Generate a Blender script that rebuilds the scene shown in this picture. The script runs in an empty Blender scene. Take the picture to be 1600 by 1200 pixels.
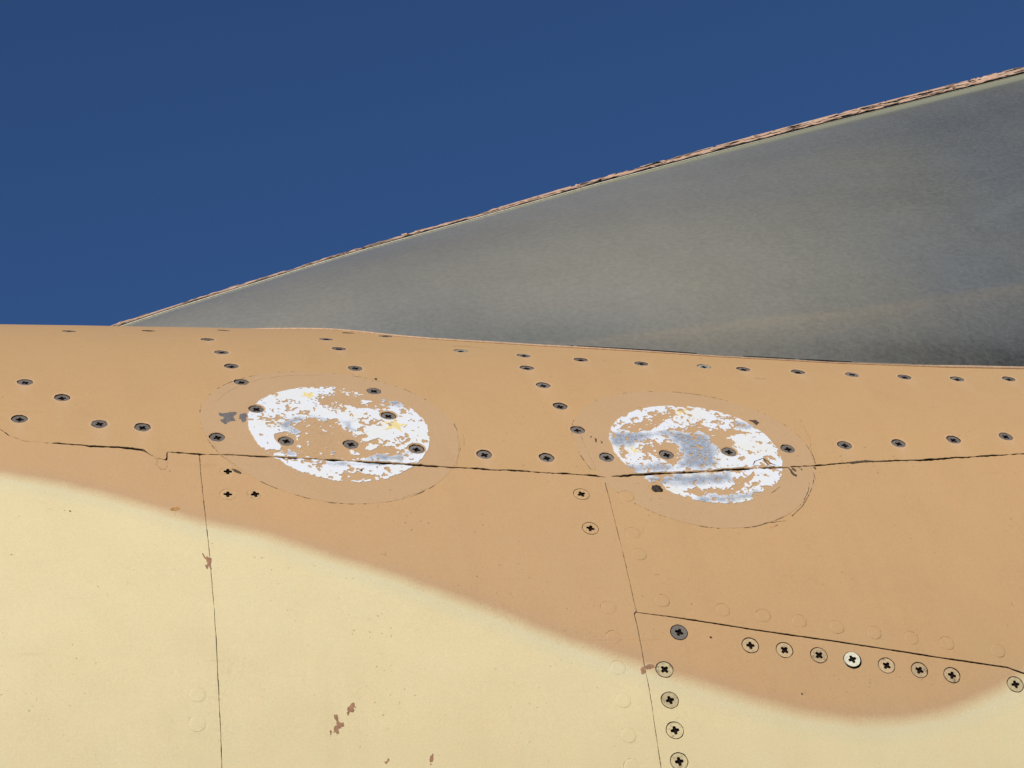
import bpy, math, random
import numpy as np
from mathutils import Matrix, Vector

random.seed(7)
scene = bpy.context.scene
COL = scene.collection

# ------------------------------------------------------------------ camera, sky, sun, exposure
cam_data = bpy.data.cameras.new("camera")
cam = bpy.data.objects.new("camera", cam_data)
COL.objects.link(cam)
RT, UP, FW = Vector((0.973612, -0.201245, -0.107608)), Vector((-0.010374, -0.510074, 0.860068)), Vector((0.227972, 0.836256, 0.498702))
M = Matrix((RT, UP, -FW)).transposed().to_4x4()
M.translation = Vector((0.0, -1.54642, -0.38557))
cam.matrix_world = M
cam_data.sensor_width = 36.0
cam_data.lens = 72.0
cam_data.clip_start = 0.02
cam_data.clip_end = 2000.0
scene.camera = cam

SUN_EL, SUN_AZ = math.radians(27.0), math.radians(32.0)       # azimuth: to the left of the camera's side of the fuselage
world = bpy.data.worlds.new("World")
scene.world = world
world.use_nodes = True
wn = world.node_tree
sky = wn.nodes.new("ShaderNodeTexSky")
sky.sky_type = 'NISHITA'
sky.sun_disc = False
sky.sun_elevation = SUN_EL
sky.sun_rotation = math.pi + SUN_AZ
sky.altitude = 3000.0
sky.air_density = 1.0
sky.dust_density = 0.0
sky.ozone_density = 9.0
bg = wn.nodes["Background"]
wn.links.new(sky.outputs[0], bg.inputs[0])
bg.inputs[1].default_value = 0.093

sun_data = bpy.data.lights.new("sun", 'SUN')
sun_data.energy = 3.92
sun_data.angle = math.radians(0.5)
sun_data.color = (1.0, 0.955, 0.88)
sun = bpy.data.objects.new("sun", sun_data)
COL.objects.link(sun)
sdir = Vector((-math.sin(SUN_AZ) * math.cos(SUN_EL), -math.cos(SUN_AZ) * math.cos(SUN_EL), math.sin(SUN_EL)))
sun.rotation_euler = sdir.to_track_quat('Z', 'Y').to_euler()
sun.location = sdir * 5

scene.view_settings.view_transform = 'Standard'
scene.view_settings.look = 'None'
scene.view_settings.exposure = 0.0
scene.view_settings.gamma = 1.0
scene.cycles.transparent_max_bounces = 12

# ------------------------------------------------------------------ layout of the fuselage skin, millimetres: (along the fuselage, round its girth)
GREY = [(-4.5,434.9),(18.1,412.7),(-7.4,384.6),(40.1,378.9),(66,375.3),(110.7,364.1),(131.6,438.6),(127.6,467.1),(123.6,497.3),(117.4,536.5),(137.5,398.6),(152.6,360.2),(192.5,356.5),(233.2,352),(221,391.2),(216.6,426.2),(209.9,466),(205.2,511.7),(200.9,544.8),(333.6,500.4),(328.9,471.1),(333.1,438.5),(337.4,406.3),(341.9,374.5),(275.4,346.4),(314.7,343),(354,343.3),(372.4,491.9),(414.2,483.8),(486.3,474.3),(525.1,469.2),(564,464.7),(602.6,461.1),(642,458.7),(682.5,459.9),(394.1,346.1),(437.1,349.4),(478.7,353.6),(519.7,358.1),(558.7,360.8),(600,365.4),(639.7,369.4)]
EDGE = [(24.5,564.7),(79.3,574.9),(132.9,585.2),(203.6,625.8),(222.1,581.7),(246.2,565),(290.5,510.5),(458.5,478.5)]
TANSCREW = [(114.6,328.1),(113.2,306.9),(129.3,306.9),(329.7,306.5),(329.3,276.3)]
LOWSCREW = [(368.3,197),(410,187.2),(430.4,183.6),(450.9,179.6),(471.1,175.9),(491.6,171.9),(511.5,168.3),(531.2,164.5),(570,157.4),(355,172.6),(354.8,153.1),(354.7,134.6),(354.4,116.2)]
RIVET = [(328.7,215),(328.1,194.5),(327.5,174.5),(327.2,153.7),(327.1,132.4),(326.4,114),(362.4,219.5),(398.2,212.1),(422.7,207.7),(444.3,203.3),(466.8,198.6),(489.2,194.3),(512.1,190.2),(534,186.1),(565.4,180.2),(355.1,272.3),(355.4,254.7),(358.3,304.3),(88.8,163.8),(88.1,146.4)]
HOLE = [(379.1,311.2)]
S = [(-96.5,429.1),(-49.4,394.8),(-30.2,380.2),(-18.8,372.2),(-12.7,364.4),(-4,358.8),(11.7,356.5),(34.6,353.9),(50.4,352.4),(65.1,349.8),(68,346.4),(73.9,341.2),(78.9,339.3),(79.7,347.8),(98.9,345.7),(120.2,344.7),(140.5,343),(182.4,339),(210.5,336.2),(237.1,333.9),(257.9,332),(295.1,328.7),(322,326.3),(342.7,324.2),(347.3,322.7),(369,324.7),(397.2,326.8),(423.3,328.9),(449.6,331.1),(488.5,334.4),(523.5,338.8),(569.1,341.6),(644.2,348.7),(743.7,358.8)]
A = [(98.7,345.9),(98.5,323.1),(98.8,298.4),(99.1,280.8),(99.7,260.5),(100,239.1),(100.4,217.9),(100.4,202.9),(100.4,185.2),(100.4,151.3),(100.4,121.6),(100.3,99.8),(100.5,76)]
B = [(347.3,322.7),(345.9,280.1),(345.4,251.2),(345.1,218.6),(345.3,211.7),(343.6,210.6),(343.9,197.5),(343.5,173.9),(343.8,154.2),(343.3,133.4),(343.3,113.4),(343.1,90.7),(343.3,66)]
CC = [(344.5,211.5),(363.7,208.2),(383.4,204.3),(413.4,198.1),(435.2,193.9),(459.6,189.5),(492.2,183.2),(524.6,176.7),(546.8,172.7),(568,168.7),(577.6,164.5),(591.8,155.8),(612.1,139.5)]
CAMO = [(-90.5,341.3),(-54.3,334.5),(-17.9,325.4),(18.6,315.4),(54.9,301.1),(96.5,283),(134.6,271.2),(170.3,253.8),(206.1,238.9),(241.6,221.7),(265.4,211),(288.5,198.2),(318.9,184.3),(343.3,174.9),(361.2,167.5),(384.6,158.7),(409.2,149.6),(434.5,141.7),(464.1,136.9),(490.1,136.1),(517.4,139.7),(540.1,146.4),(558.5,153.7),(577.2,163),(628.1,190.8),(687.4,233.1)]
B1 = [[(155.5,378.8),(163.1,380.9),(169.3,389.4),(174.3,386.2),(180.7,386.3),(188.1,386.4),(189.6,381.2),(187.2,379.1),(189.8,374.1),(194.5,369.2),(195.1,365.3),(202.7,367.3),(205.4,363.4),(198.8,361.5),(202.8,359.6),(210.7,363.5),(213.4,359.7),(217.6,359.7),(213.9,355.6),(204.5,356.8),(200.7,351.3),(203.5,348.6),(209.5,354.1),(219,354.1),(223.2,346.9),(216,340.7),(198.4,341.5),(196,338.9),(177.3,338.8),(157.1,342.2),(155.4,346.6),(150.5,348.3),(147,350.1),(150.1,355.6),(147.4,359.2),(145,366.8),(148.8,368.8),(154.7,370.8),(160.6,366.9),(161.9,369.8),(157,372.8)],[(179.4,412.3),(183.9,413.6),(182.3,418.4),(189.1,419.8),(193.9,423.8),(200.2,421.3),(203.9,416.4),(206.4,410.4),(208.1,406.8),(216.2,410.5),(220.7,403.5),(221,398.5),(210.4,399.9),(203.9,399.8),(199.8,401.6),(193.8,405.4),(187.2,405.3),(193.2,400.8),(189.4,396.9),(182.4,400.6),(179.4,402.8)],[(195.1,433.1),(196.3,425.1),(202.2,420.1),(205.6,412.8),(211.8,410.5),(216.9,407.7),(221.7,403.1),(229.6,404.9),(232.4,401.4),(238.3,411),(229.6,425.9),(208.5,433.4)],[(137.1,384.3),(141.6,387.3),(146.8,386.1),(151.2,388.1),(157.5,388.1),(155.1,385.4),(148.7,384.4),(142.2,382.7)],[(183.2,327.1),(190.3,326.2),(194.7,328.7),(197.3,324.6),(206.5,323.8),(210,327.1),(209.5,323),(202.1,321.4),(193.5,318.2),(183.2,318.2)],[(144.6,340.4),(158.8,339.3),(173,337.1),(172.8,335.4),(158.7,337.9),(146.5,339.2)],[(206,383.5),(209.5,385.6),(214.6,383.6),(210.8,379.4),(207.4,378.3)],[(223,363.6),(228.1,365.6),(228.8,359.8),(224.8,357.5),(223,359.8)],[(165.7,395.4),(171.1,395.9),(169.4,390.4),(166.3,391.5)],[(157,409.4),(160,412.4),(162.7,410.5),(160.6,407.6),(158.5,408)],[(159.2,399.1),(161.5,400.9),(163.7,398.9),(160.5,396.2)]]
B2 = [[(369.6,373.9),(374.6,380.2),(382,382.5),(390,386.9),(401,393.8),(408.9,397.3),(412.3,392.8),(406.4,388.2),(397.4,380.5),(391.2,374.1),(384.4,374),(380.8,368.9),(377.7,369.9),(374.4,375)],[(419.3,380.7),(426.9,383),(430,377.6),(437.5,375.6),(449.1,375.7),(455.2,372.7),(459.2,370.6),(447.3,369.5),(442.9,366.4),(444,358.5),(440.1,352.6),(442.4,348.9),(434.7,349.8),(432.1,352.6),(426.9,354.5),(426.2,364.3),(422.7,372.3),(415.3,370.2),(409,372.2),(407.2,374.3),(413.5,376.4)],[(387.5,364),(391.9,359.1),(404.1,358.2),(405.3,354.4),(400.4,348.7),(402.3,343.2),(399.8,337.8),(394.9,336),(388.4,341.3),(381.3,348.6),(374.4,352.3),(379.9,356.1),(384.4,356.1)],[(394.4,369),(402.7,370.1),(405,366.1),(398.8,364)],[(409.8,345.9),(420.8,348.8),(418.1,343.2),(412,341.4)],[(410.8,336.9),(420.3,338.7),(421.3,334.3),(412.3,334.2)],[(399.9,307.5),(406.1,314.7),(408,309.1),(415.4,312.3),(420.1,309),(425,310.6),(431.9,315.5),(438.8,320.5),(447.5,327.3),(445.6,320.5),(438.8,316.3),(433.9,310.6),(435.2,307.4),(428.8,304.2),(423.9,302.7),(420.4,305.8),(413.7,305.8),(406.3,302.7)],[(437.3,309),(446,318),(449.4,316.3),(443.5,313)],[(448.5,313),(452.7,313.8),(459.9,315.5),(456.9,308.9),(444.7,299.4),(443.9,302.6)],[(409.3,403.2),(414.5,400.9),(410.3,393.9),(407.1,395)],[(440,392),(447,392.1),(450.7,388.8),(441.5,389.3)],[(426.3,356.4),(432.3,353.6),(429.2,350.7),(426.4,352.6)],[(374.2,323.9),(383.4,325.6),(397.2,327.6),(424.5,329.4),(443.4,332.5),(459.8,334.3),(442.5,329.4),(423.7,326.6),(396.6,325.2),(380.7,323.5)]]
W1 = [[(149.7,378.7),(155.1,384.9),(164,389.3),(166.9,387.2),(163.1,380.9),(156.4,376.7),(161.9,369.8),(159.4,365.9),(153.7,370.7)],[(198.8,345),(209.5,346.8),(217.5,343.3),(227.6,347.8),(221,339),(206.3,338),(198.3,340.6)],[(218.6,411.8),(223.2,413.1),(233.9,410.9),(230.6,403.7),(223.1,404.7)],[(168.8,336.6),(185.2,335.4),(212.2,335.5),(210.9,333.3),(185,333.7)],[(170.6,391.5),(176.8,389.5),(179.4,384.2),(170.1,387.2)],[(179.4,348.5),(185.8,349.4),(186.4,345.8),(180.1,344.9)],[(166.8,352),(172.4,350.2),(170.1,348.1),(167.1,349.3)],[(189.9,383.3),(197.1,381.3),(195.8,371.2),(189.9,375.1)],[(151.4,347.5),(157.5,346.6),(157.2,343.1),(152,343.1)]]
W2 = [[(361.8,371.8),(374.1,373.9),(386.1,372),(394.4,369),(383.1,360),(369.8,356.1),(361.5,354.1),(360.1,359.8)],[(395.2,372.1),(413.5,372.3),(427.9,370.3),(430.9,352.6),(424.8,330.8),(398,330.7),(402.3,343.2),(404.1,358.2)],[(370.9,323.9),(400.7,323.9),(430.6,327.3),(432.3,317.2),(409.2,313.9),(378.8,315.6)],[(399.4,301.2),(413.3,304.3),(440.8,307.4),(447.2,310.6),(443.9,302.6),(426.9,297),(411.6,297.7)],[(450.9,385.4),(457.3,383.3),(469,383.5),(460.5,374.8),(451.8,376.8)],[(364.5,334.1),(384.2,337.7),(394,332.5),(383.4,325.6),(368,325.6)]]
STAR = [(223,378.5),(173,417.8),(418.1,399.1),(373.9,350)]
CHIP = {'grey':[[(113.7,392.5),(117.9,392.1),(120.6,393.9),(124.7,393.5),(124.3,390.9),(122.3,387.7),(123.1,382.5),(119.7,382),(116.9,378.7),(114.2,381.5),(113.6,383.6),(116.3,384.9),(116.1,387.6),(114,388.6)],[(126.7,390.9),(130.5,392.7),(131.2,388.8),(129.7,382.5),(127.5,380.9),(126.7,384.6),(125.5,385)]],'brown':[[(95.8,257.9),(97.7,254.5),(98.3,256.6),(99.3,254.2),(100.4,254.4),(99.8,246.1),(98.8,249),(97.8,246.3),(96.6,249.1),(98.3,250.6),(97.7,253.2)],[(169.2,149.4),(170.7,153.8),(173.3,156.6),(175,153.1),(173.1,153.8),(173.5,151.2),(171.1,151.3),(170.3,148.7)],[(162.4,149.6),(163.7,149.6),(164.7,144.5),(167.1,145.1),(167.5,142.5),(165.2,143.2),(166.3,141.3),(164.5,141.4),(163.3,144.5)],[(160.8,138.4),(162.3,142.7),(164,143.3),(164.3,138.9),(162.8,137.7),(162.3,140.2)],[(159.5,140.3),(160.5,140.9),(159.5,137.2)],[(187.6,121.5),(189,122.1),(190.7,123.9),(189.9,120.9),(188.6,119.1)],[(212.9,121.9),(215,125.5),(214.5,121.9),(213,118.9)],[(340.4,172.8),(342,174.3),(343.6,175.2),(348.6,176.2),(349.2,174.2),(344,173.2),(342.8,170.8),(341,170)]],'rust':[[(78.6,293.8),(80.5,295.1),(83.4,295.4),(84.5,293.8),(81.8,292.7),(79.6,292.7)]],'dark':[[(116.5,330.8),(119.6,329.8),(122.2,327),(122,325.9),(118.8,327.8)],[(472.3,332.5),(473.7,329.9),(474.4,326.4),(475.9,324.7),(475.1,323.3),(473.2,324.4),(472.4,327.3)],[(474.5,332.6),(476.3,330.8),(476.5,328.5),(475.6,328.2),(474.7,330.6)],[(480.3,331.7),(481.5,330.3),(480.9,329.2),(480.2,330.6)],[(489.9,332.9),(491.1,331.7),(490.6,330.6),(489.7,331.7)],[(513.8,338),(527.4,340.4),(541.1,339.4),(525.5,338.2),(518,336.8)],[(220.2,446.5),(221.5,446.2),(220.8,443.3),(219.8,443.8)],[(194.8,329.2),(196.9,329.6),(196.9,327.6),(195,327.1)],[(18.1,293.5),(19.9,293.1),(20.2,292.2)],[(20.8,293.3),(22.3,292.6),(21.7,292.2)],[(348.6,366.6),(349,365.6),(348.3,364.6)],[(350.9,363.7),(351.8,362.9),(350.8,359.8),(350.3,360.7)],[(354.1,360.8),(355,359.8),(354.1,358.2)],[(462.2,387.8),(467,388.3),(468.2,384.6),(465.4,381.2),(464.7,384.5)],[(386.3,193.5),(387.5,193.5),(387.4,192.7),(386.3,192.7)],[(433.8,155.1),(435.1,155),(434.7,154.2)]]}
SPECK = [(192.4,138),(229.1,212.1),(43.7,190.5)]
O1H = [56.67,-0.14,-1.57,-0.13,0.26]
O2H = [55.08,0.28,-1.52,-0.62,0.27]
K1H = [79.62,0.19,-4.07,-0.16,-0.55]
K2H = [77.42,0.84,-2.12,0.37,0.27]
CRACKLINE = [[(65.2,349.7),(69.4,344.1),(73.7,340.2),(73.0,334.3),(74.3,330.2),(77.8,330.2),(79.1,333.5),(79.2,339.7)],[(441.0,279.8),(447.9,280.9),(455.7,281.5)],[(444.2,275.7),(447.3,276.9),(449.9,278.3)],[(452.7,306.1),(457.1,309.7),(461.3,313.5)],[(488.2,330.0),(487.6,323.9),(483.1,313.8),(476.3,302.5),(470.6,294.7),(461.5,286.3)],[(481.9,317.1),(478.8,308.9),(473.6,300.9)]]
FAINTLINE = [[(113.9,408.6),(120.1,420.4),(131.9,434.2),(145.9,443.8),(161.8,449.8),(184.2,451.4)],[(262.6,384.2),(262.2,367.8),(258.6,345.3),(255.1,333.0)],[(265.2,367.8),(263.9,354.4)],[(107.3,358.9),(109.6,348.1),(112.4,343.8),(123.4,328.6)],[(233.9,311.8),(228.1,307.9),(218.3,304.1)],[(284.6,526.5),(298.2,525.3),(310.4,517.8)],[(342.4,372.6),(342.4,353.0),(344.3,331.5)],[(498.5,390.5),(497.7,366.8),(491.9,341.7)],[(489.0,456.5),(490.6,454.0),(495.6,453.6)]]
FLAPLINE = [[(449.0,334.3),(451.8,338.8),(455.3,340.4),(457.6,341.5),(458.8,339.4),(461.0,336.5),(464.6,334.3)],[(457.4,341.0),(459.8,334.3),(463.5,333.5)]]
R = 500.0                 # fuselage radius, mm
PHI = math.radians(14.0)  # girth 0 lies this far below the horizontal radius

# ------------------------------------------------------------------ numeric helpers
def hsh(ix, iy, seed):
    h = (ix.astype(np.int64) * 374761393 + iy.astype(np.int64) * 668265263 + seed * 1442695041) & 0x7fffffff
    h = ((h ^ (h >> 13)) * 1274126177) & 0x7fffffff
    h = ((h ^ (h >> 16)) * 2246822519) & 0x7fffffff
    return ((h ^ (h >> 15)) & 0xffff) / 65535.0

def vnoise(x, y, seed=0):
    x, y = np.broadcast_arrays(np.asarray(x, float), np.asarray(y, float))
    fx, fy = np.floor(x), np.floor(y)
    ix, iy = fx.astype(np.int64), fy.astype(np.int64)
    tx, ty = x - fx, y - fy
    tx, ty = tx * tx * (3 - 2 * tx), ty * ty * (3 - 2 * ty)
    a, b = hsh(ix, iy, seed), hsh(ix + 1, iy, seed)
    c, d = hsh(ix, iy + 1, seed), hsh(ix + 1, iy + 1, seed)
    return (a * (1 - tx) + b * tx) * (1 - ty) + (c * (1 - tx) + d * tx) * ty     # 0..1

def fbm(x, y, seed=0, octv=3):
    s, a, t = 0.0, 1.0, 0.0
    for k in range(octv):
        s = s + a * vnoise(x * 2 ** k + 17.3 * k, y * 2 ** k - 9.1 * k, seed + k)
        t += a
        a *= 0.55
    return s / t

def pline_dist(u, v, pts):
    d2 = np.full(np.broadcast(u, v).shape, 1e12)
    for (x0, y0), (x1, y1) in zip(pts[:-1], pts[1:]):
        dx, dy = x1 - x0, y1 - y0
        t = np.clip(((u - x0) * dx + (v - y0) * dy) / (dx * dx + dy * dy + 1e-12), 0, 1)
        d2 = np.minimum(d2, (u - x0 - t * dx) ** 2 + (v - y0 - t * dy) ** 2)
    return np.sqrt(d2)

def poly_sdf(u, v, pts):
    """positive inside"""
    d = pline_dist(u, v, list(pts) + [pts[0]])
    ins = np.zeros(d.shape, bool)
    n = len(pts)
    for i in range(n):
        (x0, y0), (x1, y1) = pts[i], pts[(i + 1) % n]
        if y0 == y1:
            continue
        c = ((y0 > v) != (y1 > v)) & (u < (x1 - x0) * (v - y0) / (y1 - y0) + x0)
        ins ^= c
    return np.where(ins, d, -d)

def sm(a, b, x):
    t = np.clip((x - a) / (b - a), 0, 1)
    return t * t * (3 - 2 * t)

ALLSCREWS = GREY + EDGE + TANSCREW + LOWSCREW

def relief(u, v):
    """slow waviness of the sheet metal and the dimples round its fasteners, mm"""
    r = 0.9 * (fbm(u / 90.0, v / 70.0, 40, 2) - 0.5)
    for (a, b) in GREY:
        r = r - 0.11 * np.exp(-((u - a) ** 2 + (v - b) ** 2) / 130.0)
    return r

def fus(u, v, off=0.0):
    a = v / R - PHI
    rr = R + off + relief(u, v)
    return np.stack([u + 0 * a, -rr * np.cos(a), rr * np.sin(a)], -1) * 1e-3

def fus_frame(u, v):
    a = v / R - PHI
    n = Vector((0, -math.cos(a), math.sin(a)))
    x = Vector((1, 0, 0))
    y = n.cross(x)
    return n, x, y

# ------------------------------------------------------------------ objects
def link(o, parent=None):
    COL.objects.link(o)
    if parent is not None:
        o.parent = parent
        root = parent
        if parent.type == 'EMPTY':
            o.matrix_parent_inverse = Matrix.Translation(-parent.location)
    return o

def empty(name, loc):
    o = bpy.data.objects.new(name, None)
    o.location = loc
    o.empty_display_size = 0.1
    COL.objects.link(o)
    return o

def mesh_obj(name, verts, faces, mat, parent=None, smooth=True, attrs=None):
    me = bpy.data.meshes.new(name)
    me.from_pydata([tuple(map(float, p)) for p in verts], [], faces)
    if smooth:
        me.polygons.foreach_set("use_smooth", [True] * len(me.polygons))
    for k, a in (attrs or {}).items():
        at = me.attributes.new(k, 'FLOAT', 'POINT')
        at.data.foreach_set("value", np.asarray(a, np.float32))
    me.update()
    o = bpy.data.objects.new(name, me)
    for m in (mat if isinstance(mat, (list, tuple)) else [mat]):
        me.materials.append(m)
    return link(o, parent)

def lines(lo, hi, flo, fhi, h, H=9.0):
    """grid lines: fine between flo and fhi, coarse outside"""
    flo, fhi = max(lo, flo), min(hi, fhi)
    out = list(np.linspace(flo, fhi, max(2, int(round((fhi - flo) / h)) + 1)))
    if flo - lo > 1e-6:
        out = list(np.linspace(lo, flo, max(2, int((flo - lo) / H) + 1)))[:-1] + out
    if hi - fhi > 1e-6:
        out = out + list(np.linspace(fhi, hi, max(2, int((hi - fhi) / H) + 1)))[1:]
    return np.array(out)

def patch(name, f, us, vs, mp, mat, parent=None, off=0.0, depth=0.1, chamfer=0.0, attrs=None, wall=None):
    """sheet over the region where f(u,v) > 0, cut along f = 0, with its cut edge turned down by depth.
    mp(u, v, off) gives the point in space; attrs: name -> function of (u, v)"""
    U, V = np.meshgrid(us, vs, indexing='ij')
    Fv = f(U, V)
    Fv = np.where(np.abs(Fv) < 1e-5, 1e-5, Fv)
    nu, nv = U.shape
    ins = Fv > 0
    nid = np.arange(nu * nv).reshape(nu, nv)
    # edge vertices
    hx = ins[:-1, :] != ins[1:, :]
    t = np.where(hx, Fv[:-1, :] / np.where(hx, Fv[:-1, :] - Fv[1:, :], 1), 0)
    hu = U[:-1, :] + t * (U[1:, :] - U[:-1, :])
    hv = V[:-1, :]
    hid = np.full(hx.shape, -1)
    nh = int(hx.sum())
    hid[hx] = nu * nv + np.arange(nh)
    vx = ins[:, :-1] != ins[:, 1:]
    t = np.where(vx, Fv[:, :-1] / np.where(vx, Fv[:, :-1] - Fv[:, 1:], 1), 0)
    vv = V[:, :-1] + t * (V[:, 1:] - V[:, :-1])
    vu = U[:, :-1]
    vid = np.full(vx.shape, -1)
    nvv = int(vx.sum())
    vid[vx] = nu * nv + nh + np.arange(nvv)
    AU = np.concatenate([U.ravel(), hu[hx], vu[vx]])
    AV = np.concatenate([V.ravel(), hv[hx], vv[vx]])
    case = (ins[:-1, :-1] * 1 + ins[1:, :-1] * 2 + ins[1:, 1:] * 4 + ins[:-1, 1:] * 8)
    corner = [nid[:-1, :-1], nid[1:, :-1], nid[1:, 1:], nid[:-1, 1:]]
    edge = [hid[:, :-1], vid[1:, :], hid[:, 1:], vid[:-1, :]]
    polys, segs = [], []
    for c in range(1, 16):
        m = case == c
        if not m.any():
            continue
        cols, kinds = [], []
        for k in range(4):
            a, b = (c >> k) & 1, (c >> ((k + 1) % 4)) & 1
            if a:
                cols.append(corner[k][m]); kinds.append('c')
            if a != b:
                cols.append(edge[k][m]); kinds.append('out' if a else 'in')
        polys.append(np.stack(cols, 1))
        n = len(cols)
        for k in range(n):
            if kinds[k] == 'out' and kinds[(k + 1) % n] == 'in':
                segs.append(np.stack([cols[k], cols[(k + 1) % n]], 1))
    if not polys:
        return None
    loops = np.concatenate([p.ravel() for p in polys])
    tot = np.concatenate([np.full(len(p), p.shape[1]) for p in polys])
    used = np.unique(loops)
    remap = np.full(len(AU), -1)
    remap[used] = np.arange(len(used))
    AU, AV = AU[used], AV[used]
    loops = remap[loops]
    lift = off(AU, AV) if callable(off) else np.full(len(AU), float(off))
    P = [mp(AU, AV, lift)]
    n_wall = 0
    PU, PV = [AU], [AV]
    if segs and depth > 0:
        S = remap[np.concatenate(segs)]
        bv = np.unique(S)
        bm = np.full(len(AU), -1)
        bm[bv] = np.arange(len(bv))
        bu, bvv = AU[bv], AV[bv]
        gu, gv = np.gradient(Fv, us, vs)
        iu = np.clip(np.searchsorted(us, bu), 0, nu - 1)
        iv = np.clip(np.searchsorted(vs, bvv), 0, nv - 1)
        gx, gy = gu[iu, iv], gv[iu, iv]
        gl = np.sqrt(gx * gx + gy * gy) + 1e-9
        rings = [(bu, bvv, lift[bv])]
        if chamfer > 0:
            bu, bvv = bu - gx / gl * chamfer, bvv - gy / gl * chamfer
            rings.append((bu, bvv, lift[bv] - chamfer * 0.9))
        rings.append((bu, bvv, lift[bv] - depth))
        base = len(AU)
        nb = len(bv)
        for (x, y, o_) in rings:
            P.append(mp(x, y, o_)); PU.append(x); PV.append(y)
        extra = []
        for k in range(len(rings) - 1):
            a, b = bm[S[:, 0]] + base + k * nb, bm[S[:, 1]] + base + k * nb
            extra.append(np.stack([b, a, a + nb, b + nb], 1))
        n_wall = len(extra[-1])
        extra = np.concatenate(extra)
        loops = np.concatenate([loops, extra.ravel()])
        tot = np.concatenate([tot, np.full(len(extra), 4)])
    P = np.concatenate(P)
    PU, PV = np.concatenate(PU), np.concatenate(PV)
    me = bpy.data.meshes.new(name)
    me.vertices.add(len(P))
    me.vertices.foreach_set("co", P.astype(np.float32).ravel())
    me.loops.add(len(loops))
    me.loops.foreach_set("vertex_index", loops.astype(np.int32))
    me.polygons.add(len(tot))
    start = np.concatenate([[0], np.cumsum(tot)[:-1]])
    me.polygons.foreach_set("loop_start", start.astype(np.int32))
    me.polygons.foreach_set("loop_total", tot.astype(np.int32))
    me.polygons.foreach_set("use_smooth", np.ones(len(tot), bool))
    for k, fn in (attrs or {}).items():
        at = me.attributes.new(k, 'FLOAT', 'POINT')
        at.data.foreach_set("value", (fn(PU, PV) + 0 * PU).astype(np.float32))
    me.update(calc_edges=True)
    me.materials.append(mat)
    if wall is not None and n_wall:
        me.materials.append(wall)
        mi = np.zeros(len(tot), np.int32)
        mi[-n_wall:] = 1
        me.polygons.foreach_set("material_index", mi)
    me.validate()
    o = bpy.data.objects.new(name, me)
    return link(o, parent)

# ------------------------------------------------------------------ materials
class NT:
    def __init__(self, name):
        self.m = bpy.data.materials.new(name)
        self.m.use_nodes = True
        self.t = self.m.node_tree
        self.b = self.t.nodes["Principled BSDF"]
        self.out = self.t.nodes["Material Output"]
        self.co = self.n("ShaderNodeTexCoord").outputs["Object"]
    def n(self, kind, **kw):
        nd = self.t.nodes.new(kind)
        for k, v in kw.items():
            setattr(nd, k, v)
        return nd
    def put(self, sock, v):
        if isinstance(v, bpy.types.NodeSocket):
            self.t.links.new(v, sock)
        elif isinstance(v, (tuple, list)) and len(v) == 3 and sock.type == 'RGBA':
            sock.default_value = (*v, 1)
        else:
            sock.default_value = v
    def attr(self, name):
        return self.n("ShaderNodeAttribute", attribute_name=name).outputs["Fac"]
    def noise(self, scale, detail=3.0, rough=0.55, stretch=None, seed=0.0, dist=0.0):
        nd = self.n("ShaderNodeTexNoise")
        c = self.co
        mp = self.n("ShaderNodeMapping")
        self.t.links.new(c, mp.inputs[0])
        mp.inputs[1].default_value = (seed * 3.1, seed * 1.7, seed * 2.3)
        if stretch:
            mp.inputs[3].default_value = stretch
        self.t.links.new(mp.outputs[0], nd.inputs["Vector"])
        nd.inputs["Scale"].default_value = scale
        nd.inputs["Detail"].default_value = detail
        nd.inputs["Roughness"].default_value = rough
        nd.inputs["Distortion"].default_value = dist
        return nd.outputs["Fac"]
    def ramp(self, x, stops):
        nd = self.n("ShaderNodeValToRGB")
        el = nd.color_ramp.elements
        while len(el) < len(stops):
            el.new(0.5)
        for e, (p, c) in zip(el, stops):
            e.position = p
            e.color = (*c, 1) if isinstance(c, tuple) else (c, c, c, 1)
        self.put(nd.inputs[0], x)
        return nd.outputs[0]
    def math(self, op, a, b=0.0, c=0.0, clamp=False):
        nd = self.n("ShaderNodeMath", operation=op, use_clamp=clamp)
        self.put(nd.inputs[0], a); self.put(nd.inputs[1], b); self.put(nd.inputs[2], c)
        return nd.outputs[0]
    def rng(self, x, a, b, c=0.0, d=1.0):
        nd = self.n("ShaderNodeMapRange")
        for i, v in enumerate((x, a, b, c, d)):
            self.put(nd.inputs[i], v)
        return nd.outputs[0]
    def mix(self, f, a, b, blend='MIX'):
        nd = self.n("ShaderNodeMix", data_type='RGBA', blend_type=blend)
        self.put(nd.inputs[0], f); self.put(nd.inputs[6], a); self.put(nd.inputs[7], b)
        return nd.outputs[2]
    def bump(self, h, strength, dist):
        nd = self.n("ShaderNodeBump")
        self.put(nd.inputs["Height"], h)
        nd.inputs["Strength"].default_value = strength
        nd.inputs["Distance"].default_value = dist
        self.t.links.new(nd.outputs[0], self.b.inputs["Normal"])
    def set(self, **kw):
        for k, v in kw.items():
            self.put(self.b.inputs[k.replace("_", " ")], v)
        return self.m

TAN, TAN2 = (0.556, 0.345, 0.157), (0.566, 0.345, 0.166)
DISC = (0.540, 0.349, 0.182)
CREAM = (0.755, 0.624, 0.345)

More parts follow.
